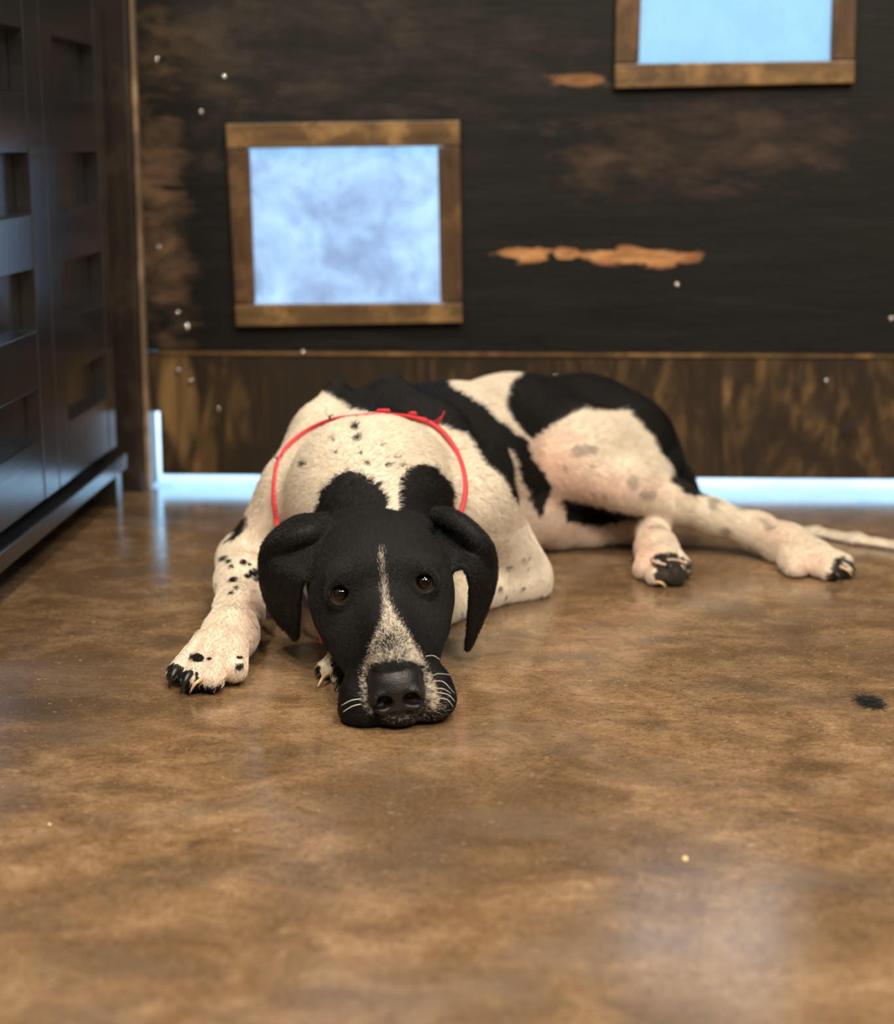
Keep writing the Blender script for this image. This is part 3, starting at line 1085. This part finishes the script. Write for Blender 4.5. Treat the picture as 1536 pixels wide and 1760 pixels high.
def nose_mat():
    t = NT('moist_black_nose')
    n_ = t.n.new('ShaderNodeTexVoronoi')
    t.t.links.new(t.scale((1, 1, 1)), n_.inputs['Vector'])
    n_.inputs['Scale'].default_value = 900
    t.set(Base_Color=(0.007, 0.006, 0.006, 1), Roughness=0.42)
    t.bump(n_.outputs['Distance'], 0.35, 0.0008)
    return t.m


M_coat = coat_mat()
M_nose = nose_mat()
dog_loc = (0.05, 1.95, 0.0)
me = bpy.data.meshes.new('dog')
me.vertices.add(len(V))
me.vertices.foreach_set('co', (V - np.array(dog_loc)).astype(np.float32).ravel())
me.loops.add(len(Q) * 4)
me.loops.foreach_set('vertex_index', Q.astype(np.int32).ravel())
me.polygons.add(len(Q))
me.polygons.foreach_set('loop_start', np.arange(len(Q), dtype=np.int32) * 4)
me.materials.append(M_coat)
me.materials.append(M_nose)
mi = (G[Q] == 3).sum(1) >= 3
me.polygons.foreach_set('material_index', mi.astype(np.int32))
me.polygons.foreach_set('use_smooth', np.ones(len(Q), bool))
me.update(calc_edges=True)
gz_attr(me, 'coat', CO)
dog = bpy.data.objects.new('dog', me)
dog.location = dog_loc
link(dog)
tag(dog, 'large black and white short-haired dog lying with its chin on the floor', 'dog')
print('dog', len(V), len(Q), flush=True)


def part(name, bm, m, smooth=True):
    o = mesh_obj(name, bm, m, dog, smooth)
    o.location = -Vector(dog_loc)
    return o


bvh = BVHTree.FromPolygons([tuple(p) for p in V], [tuple(q) for q in Q.tolist()])


def skin(px, py, off=0.0):
    d = Vector(ray(px, py)).normalized()
    h_ = bvh.ray_cast(Vector(CAM), d)
    return (h_[0] + h_[1] * off, h_[1]) if h_[0] is not None else (None, None)


# ---- eyes
def eye_mat(hit, look, c):
    t = NT('dog_eye')
    nd = t.n.new('ShaderNodeVectorMath'); nd.operation = 'SUBTRACT'
    t.t.links.new(t.pos, nd.inputs[0]); nd.inputs[1].default_value = tuple(c)
    nn = t.n.new('ShaderNodeVectorMath'); nn.operation = 'NORMALIZE'
    t.t.links.new(nd.outputs[0], nn.inputs[0])
    dt = t.n.new('ShaderNodeVectorMath'); dt.operation = 'DOT_PRODUCT'
    t.t.links.new(nn.outputs[0], dt.inputs[0]); dt.inputs[1].default_value = tuple(look)
    t.set(Base_Color=t.ramp(dt.outputs['Value'], [(0.0, (0.02, 0.012, 0.01)), (0.52, (0.03, 0.015, 0.01)), (0.62, (0.26, 0.10, 0.028)), (0.80, (0.15, 0.05, 0.013)), (0.85, (0.004, 0.003, 0.003)), (1.0, (0.003, 0.003, 0.003))]), Roughness=0.04)
    t.b.inputs['Coat Weight'].default_value = 1.0
    t.b.inputs['Coat Roughness'].default_value = 0.02
    return t.m


for hit, look, side, upv in EYE_P:
    c = hit - look * (EYE_R + 0.0008)
    bm = bmesh.new()
    bmesh.ops.create_uvsphere(bm, u_segments=32, v_segments=24, radius=EYE_R)
    for v in bm.verts:
        v.co += Vector(c)
    gaze = look + np.array([0, 0, 0.10])
    gaze /= np.linalg.norm(gaze)
    part('eye', bm, eye_mat(hit, gaze, c))

# ---- claws
M_claw = plain('pale_horn_claw', (0.62, 0.42, 0.24), 0.35)
M_dclaw = plain('dark_horn_claw', (0.018, 0.014, 0.012), 0.3)
for (x0, y0), (x1, y1), r, mt in (((346, 1168), (326, 1191), 4.6, 0), ((384, 1163), (367, 1191), 4.6, 0), ((303, 1152), (291, 1182), 8.0, 1), ((326, 1160), (311, 1192), 7.5, 1),
                                  ((566, 1156), (546, 1180), 5.5, 0), ((584, 1165), (575, 1188), 5, 1),
                                  ((1446, 976), (1464, 990), 4.2, 0), ((1452, 966), (1470, 980), 3.6, 1), ((1432, 985), (1448, 1001), 4, 1),
                                  ((1122, 966), (1133, 972), 4.0, 0), ((1128, 1000), (1145, 1010), 3.8, 0), ((1165, 965), (1178, 972), 4, 0)):
    p0, n0 = skin(x0, y0)
    if p0 is None:
        continue
    Y0 = p0[1]
    p0 = np.array(p0); n0 = np.array(n0)
    s_ = dep(p0) / FPX
    p1 = W(x1, y1, Y0 - abs(y1 - y0) * s_ * 0.55)
    if p1[2] < 0.002:
        p1 = FL(x1, y1, 0.002)
    pm = (p0 + p1) / 2 + np.array([0, -0.0035, 0.003])
    pts = spline([p0 + np.array([0, 0.003, 0.0]), p0 + n0 * 0.0012, pm, p1], 9)
    bm = bmesh.new()
    tube_bm(bm, pts, [r * s_ * (1 - 0.72 * (i / 8) ** 1.5) for i in range(9)], 8)
    o = part('claw', bm, M_dclaw if mt else M_claw)
    if mt == 0:
        o['label'] = 'pale horn claw'

# ---- whiskers
M_whisk = plain('white_whisker', (0.75, 0.72, 0.66), 0.4)
for pts in (((739, 1165), (752, 1158), (775, 1160)), ((744, 1171), (762, 1172), (781, 1192)), ((748, 1183), (762, 1184), (775, 1192)), ((752, 1200), (768, 1202), (779, 1215)),
            ((621, 1201), (603, 1204), (586, 1213)), ((622, 1210), (605, 1214), (589, 1224)), ((730, 1128), (745, 1127), (756, 1134)), ((752, 1190), (770, 1194), (782, 1206))):
    p0, n0 = skin(*pts[0])
    if p0 is None:
        continue
    P_ = [np.array(p0)] + [W(x_, y_, p0[1] - 0.004 - 0.003 * i) for i, (x_, y_) in enumerate(pts[1:])]
    P_ = [np.array([p[0], p[1], max(p[2], 0.001)]) for p in P_]
    bm = bmesh.new()
    tube_bm(bm, spline(P_, 10), [0.00042 * (1 - 0.08 * i) for i in range(10)], 5)
    part('whisker', bm, M_whisk)


# ---- short fur: fine strands rooted in the skin, coloured by the coat at their roots
def fur():
    tri = np.concatenate([Q[:, [0, 1, 2]], Q[:, [0, 2, 3]]])
    A = V[tri]
    nrm = np.cross(A[:, 1] - A[:, 0], A[:, 2] - A[:, 0])
    ar = np.linalg.norm(nrm, axis=1)
    nrm = nrm / np.maximum(ar, 1e-12)[:, None]
    cen = A.mean(1)
    view = CAM - cen
    view /= np.linalg.norm(view, axis=1, keepdims=True)
    facing = (nrm * view).sum(1)
    gq = G[tri[:, 0]]
    w_ = ar * np.where(facing > -0.35, 1.0, 0.25) * (gq != 3) * np.where(gq == 1, 2.0, 1.0) * np.where(gq == 1, 1.0 + 2.0 * np.clip((((cen - HO) @ HR)[:, 2] + 0.06) / 0.14, 0, 1), 1.0) * (cen[:, 2] > 0.004)
    for hit, look, side, upv in EYE_P:
        w_ *= np.linalg.norm(cen - hit, axis=1) > 0.0105
    N = 420000
    pick = RNG.choice(len(tri), N, p=w_ / w_.sum())
    r1, r2 = RNG.random(N), RNG.random(N)
    fl_ = r1 + r2 > 1
    r1[fl_], r2[fl_] = 1 - r1[fl_], 1 - r2[fl_]
    T = A[pick]
    P = T[:, 0] + r1[:, None] * (T[:, 1] - T[:, 0]) + r2[:, None] * (T[:, 2] - T[:, 0])
    nn = nrm[pick]
    g = gq[pick]
    flow = np.tile(np.array([0.25, 0.8, -0.55]), (N, 1))
    flow[(g == 1)] = -Hw * 1.0 + np.array([0, 0, 0.25])
    flow[(g == 2)] = np.array([0, 0.1, -1.0])
    low = (P[:, 2] < 0.09) & (g != 1) & (g != 2)
    flow[low] = np.array([0.0, -0.7, -0.6])
    hind = (P[:, 1] > 1.98) & (P[:, 0] > 0.2) & (P[:, 2] < 0.12)
    flow[hind] = np.array([0.9, -0.3, -0.4])
    u = (P - HO) @ HR
    mz = (g == 1)
    mw = np.clip((u[mz, 2] - 0.02) / 0.07, 0, 1)[:, None]
    flow[mz] = flow[mz] * (1 - mw) + mw * (Hu[None] * np.clip(u[mz, 0] * 30, -0.5, 0.5)[:, None] - Hw[None] * 0.8 + np.array([0, 0, -0.2]))
    flow = flow + RNG.normal(0, 0.28, (N, 3))
    tan = flow - (flow * nn).sum(1)[:, None] * nn
    tan /= np.maximum(np.linalg.norm(tan, axis=1), 1e-6)[:, None]
    L = np.where((g == 1) | (g == 2), 0.0040, 0.0075) * RNG.uniform(0.6, 1.25, N)
    L = np.where(g == 5, 0.005, L)
    d0 = tan + nn * 0.42
    d0 /= np.linalg.norm(d0, axis=1)[:, None]
    d1 = tan + nn * 0.10
    d1 /= np.linalg.norm(d1, axis=1)[:, None]
    K = 3
    pts = np.zeros((N, K, 3))
    pts[:, 0] = P - nn * 0.0003
    pts[:, 1] = P + d0 * (L * 0.5)[:, None]
    pts[:, 2] = pts[:, 1] + d1 * (L * 0.5)[:, None]
    pts[..., 2] = np.maximum(pts[..., 2], 0.0006)
    # colour from the nearest corner of the face
    cc = coat(P, g, strand=True)
    rad = np.tile(np.array([0.00014, 0.00011, 0.00003]), (N, 1)) * np.where(g == 1, 0.75, 1.0)[:, None]
    hc = bpy.data.hair_curves.new('fur')
    hc.add_curves([K] * N)
    hc.attributes['position'].data.foreach_set('vector', (pts - np.array(dog_loc)).astype(np.float32).ravel())
    ra = hc.attributes.get('radius') or hc.attributes.new('radius', 'FLOAT', 'POINT')
    ra.data.foreach_set('value', rad.astype(np.float32).ravel())
    ca = hc.attributes.new('coat', 'FLOAT_COLOR', 'CURVE')
    c4 = np.ones((N, 4), np.float32)
    c4[:, :3] = cc * RNG.uniform(0.8, 1.2, N)[:, None]
    ca.data.foreach_set('color', c4.ravel())
    t = NT('coat_hair')
    at = t.n.new('ShaderNodeAttribute')
    at.attribute_name = 'coat'
    t.set(Base_Color=at.outputs['Color'], Roughness=0.5)
    t.b.inputs['Specular IOR Level'].default_value = 0.4
    hc.materials.append(t.m)
    o = bpy.data.objects.new('fur', hc)
    link(o, dog)
    o['kind'] = 'stuff'
    return o


fur()


# ------------------------------------------------------------------ red cord collar on the neck
M_red = NT('red_braided_cord')
_b = M_red.noise(M_red.scale((1, 1, 1)), 700, 3, 0.6)
M_red.set(Base_Color=M_red.ramp(_b, [(0.3, (0.50, 0.018, 0.030)), (0.7, (0.78, 0.055, 0.065))]), Roughness=0.6)
M_red.bump(_b, 0.4, 0.001)
M_red = M_red.m
M_twig = plain('dark_twist_of_thread', (0.05, 0.035, 0.025), 0.7)
top_px = [(477, 893), (471, 858), (473, 815), (480, 789), (497, 764), (522, 744), (548, 730), (575, 721), (612, 716), (650, 713), (688, 715), (720, 720), (745, 730), (766, 748), (784, 775), (796, 808), (800, 840), (796, 868), (791, 888)]
cp = []
for px, py in top_px:
    p, nn_ = skin(px, py, 0.0022)
    # under an ear the sight line stops short of the neck: keep to the neck's depth there
    if p is None or p[1] < 1.72:
        p = W(px, py, 1.80)
    cp.append(np.array(p))
for i in range(3):
    Ys = [p[1] for p in cp]
    for j in range(1, len(cp) - 1):
        ym = 0.5 * Ys[j] + 0.25 * (Ys[j - 1] + Ys[j + 1])
        cp[j] = W(*top_px[j], min(ym, Ys[j]) )
under = [W(800, 930, 1.77), W(752, 1000, 1.74), W(700, 1060, 1.70), W(610, 1098, 1.665), W(566, 1090, 1.66), W(552, 1020, 1.70), W(492, 965, 1.74)]
ring = spline(cp + under + [cp[0]], 150)
col_loc = tuple(W(640, 720, 1.9))
collar = empty('collar', col_loc)
tag(collar, 'thin red cord collar with frayed threads round the dog\'s neck', 'collar')


def cpart(name, bm, m, smooth=True):
    o = mesh_obj(name, bm, m, collar, smooth)
    o.location = -Vector(col_loc)
    return o


bm = bmesh.new()
tube_bm(bm, ring, [0.0027] * len(ring), 10, False)
cpart('cord_loop', bm, M_red)


def near(px, py):
    xy = [proj(p[None])[0:2] for p in ring]
    i = min(range(len(ring)), key=lambda i: (xy[i][0][0] - px) ** 2 + (xy[i][1][0] - py) ** 2)
    return np.array(ring[i])


for (kx, ky), loops in (((658, 709), 7), ((711, 713), 4)):
    p = near(kx, ky)
    bm = bmesh.new()
    for i in range(loops):
        c_ = p + np.array([(i - loops / 2) * 0.0016, 0, 0.003])
        pts = [c_ + np.array([0.0022 * math.cos(a) + RNG.normal(0, 0.0004), 0.0016 * math.sin(a * 0.7), 0.0030 * math.sin(a)]) for a in np.linspace(0, 5.6, 10)]
        tube_bm(bm, pts, [0.0007] * 10, 5)
    cpart('knot', bm, M_red)
for (ax_, ay), (bx, by), r in (((750, 730), (764, 706), 1.5), ((744, 728), (763, 712), 1.0), ((738, 724), (728, 717), 0.9), ((792, 770), (803, 771), 0.5), ((792, 768), (801, 764), 0.4)):
    a, Y = near(ax_, ay), None
    b = W(bx, by, a[1] - 0.006)
    bm = bmesh.new()
    m_ = (a + b) / 2 + np.array([0.001, -0.002, 0.001])
    tube_bm(bm, spline([a, m_, b], 7), [r * 0.0009 * (1 - 0.1 * i) for i in range(7)], 5)
    cpart('frayed_thread', bm, M_red)
for (ax_, ay), (bx, by), (cx_, cy_), r in (((571, 723), (566, 716), (573, 713), 1.4), ((569, 722), (560, 710), (562, 700), 0.35), ((481, 791), (474, 787), (467, 781), 1.2), ((481, 792), (476, 784), (471, 772), 0.4), ((485, 787), (484, 783), (487, 780), 0.9), ((709, 712), (703, 706), (701, 697), 0.4)):
    a = near(ax_, ay)
    bm = bmesh.new()
    tube_bm(bm, spline([a, W(bx, by, a[1] - 0.004), W(cx_, cy_, a[1] - 0.005)], 7), [r * 0.0010 * (1 - 0.09 * i) for i in range(7)], 5)
    o = cpart('thread_tie', bm, M_twig)
    o['label'] = 'dark thread tied to the cord'
# the end of the collar hanging down below the jaw
bm = bmesh.new()
a, b = W(558, 1086, 1.64), W(554, 1107, 1.638)
add_box(bm, (b[0] - 0.003, b[1] - 0.0015, b[2] + 0.001), (a[0] + 0.004, a[1] + 0.0015, a[2]), 0.001)
cpart('cord_end', bm, M_red, False)

# ------------------------------------------------------------------ small things lying on the floor
def strands(name, roots, dirs, L, rad, color, kind='stuff', K=5, lift=0.0006):
    N = len(roots)
    pts = np.zeros((N, K, 3))
    bend = RNG.normal(0, 0.35, N)
    ang = np.arctan2(dirs[:, 1], dirs[:, 0])
    pts[:, 0] = roots
    for k in range(1, K):
        a_ = ang + bend * k
        pts[:, k] = pts[:, k - 1] + np.stack([np.cos(a_), np.sin(a_), np.zeros(N)], 1) * (L / (K - 1))[:, None]
    pts[..., 2] = np.maximum(pts[..., 2], lift)
    hc = bpy.data.hair_curves.new(name)
    hc.add_curves([K] * N)
    hc.attributes['position'].data.foreach_set('vector', pts.astype(np.float32).ravel())
    ra = hc.attributes.get('radius') or hc.attributes.new('radius', 'FLOAT', 'POINT')
    ra.data.foreach_set('value', np.full(N * K, rad, np.float32))
    hc.materials.append(color)
    return link(bpy.data.objects.new(name, hc))


M_dhair = plain('dark_shed_hair', (0.035, 0.022, 0.014), 0.6)
M_phair = plain('pale_shed_hair', (0.62, 0.50, 0.36), 0.6)
for nm, N, mt, lab in (('shed_hair', 4200, M_dhair, 'fine dark dog hairs shed all over the brown floor'), ('shed_hair', 700, M_phair, 'fine pale dog hairs shed all over the brown floor')):
    R_ = np.stack([RNG.uniform(-0.5, 0.75, N), 0.85 + 1.15 * RNG.random(N) ** 1.2, np.full(N, 0.0006)], 1)
    inside = (R_[:, 1] > 1.40) & (R_[:, 0] > -0.36) & (R_[:, 0] < 0.05)
    R_ = R_[~inside]
    th = RNG.uniform(0, 2 * math.pi, len(R_))
    o = strands(nm, R_, np.stack([np.cos(th), np.sin(th)], 1), RNG.uniform(0.003, 0.010, len(R_)) * (1.0 if mt is M_dhair else 0.6), 0.00009 if mt is M_dhair else 0.00012, mt)
    tag(o, lab, 'hair', kind='stuff')

# tuft of black hair at the right
c0 = FL(1494, 1210, 0.0)
N = 420
R_ = np.stack([RNG.normal(0, 0.0042, N), RNG.normal(0, 0.007, N), np.abs(RNG.normal(0.001, 0.0022, N))], 1)
R_[:, 1] -= 0.5 * R_[:, 0]
th = RNG.normal(-0.5, 0.5, N) + math.pi * RNG.integers(0, 2, N)
tuft = strands('hair_tuft', R_ + np.array([c0[0], c0[1], 0.0006]), np.stack([np.cos(th), np.sin(th)], 1), RNG.uniform(0.006, 0.013, N), 0.00016, plain('black_shed_hair', (0.010, 0.009, 0.009), 0.6))
tag(tuft, 'small tuft of black dog hair on the floor near the right edge', 'hair tuft')


def crumb(px, py, w, d, hgt, col_, label, rough=0.6):
    c_ = FL(px, py, 0.0)
    bm = bmesh.new()
    top = []
    nn_ = 7
    k_ = [RNG.uniform(0.65, 1.1) for _ in range(nn_)]
    for z_, s_ in ((0.0003, 1.0), (hgt * 0.6, 0.92), (hgt, 0.55)):
        top.append([bm.verts.new((c_[0] + w * s_ * k_[i] * math.cos(2 * math.pi * i / nn_), c_[1] + d * s_ * k_[i] * math.sin(2 * math.pi * i / nn_), z_ * (1 + 0.25 * math.sin(i * 2.1)))) for i in range(nn_)])
    for r0_, r1_ in zip(top, top[1:]):
        for i in range(nn_):
            bm.faces.new((r0_[i], r0_[(i + 1) % nn_], r1_[(i + 1) % nn_], r1_[i]))
    bm.faces.new(top[0][::-1]); bm.faces.new(top[-1])
    o = mesh_obj('crumb', bm, plain('crumb_' + label.split()[1], col_, rough))
    tag(o, label, 'crumb')


crumb(1177, 1477, 0.0026, 0.0042, 0.0016, (0.85, 0.66, 0.32), 'small yellow flake on the floor right of centre')
crumb(85, 1418, 0.0014, 0.0018, 0.0012, (0.9, 0.75, 0.5), 'tiny cream speck on the floor at the lower left')
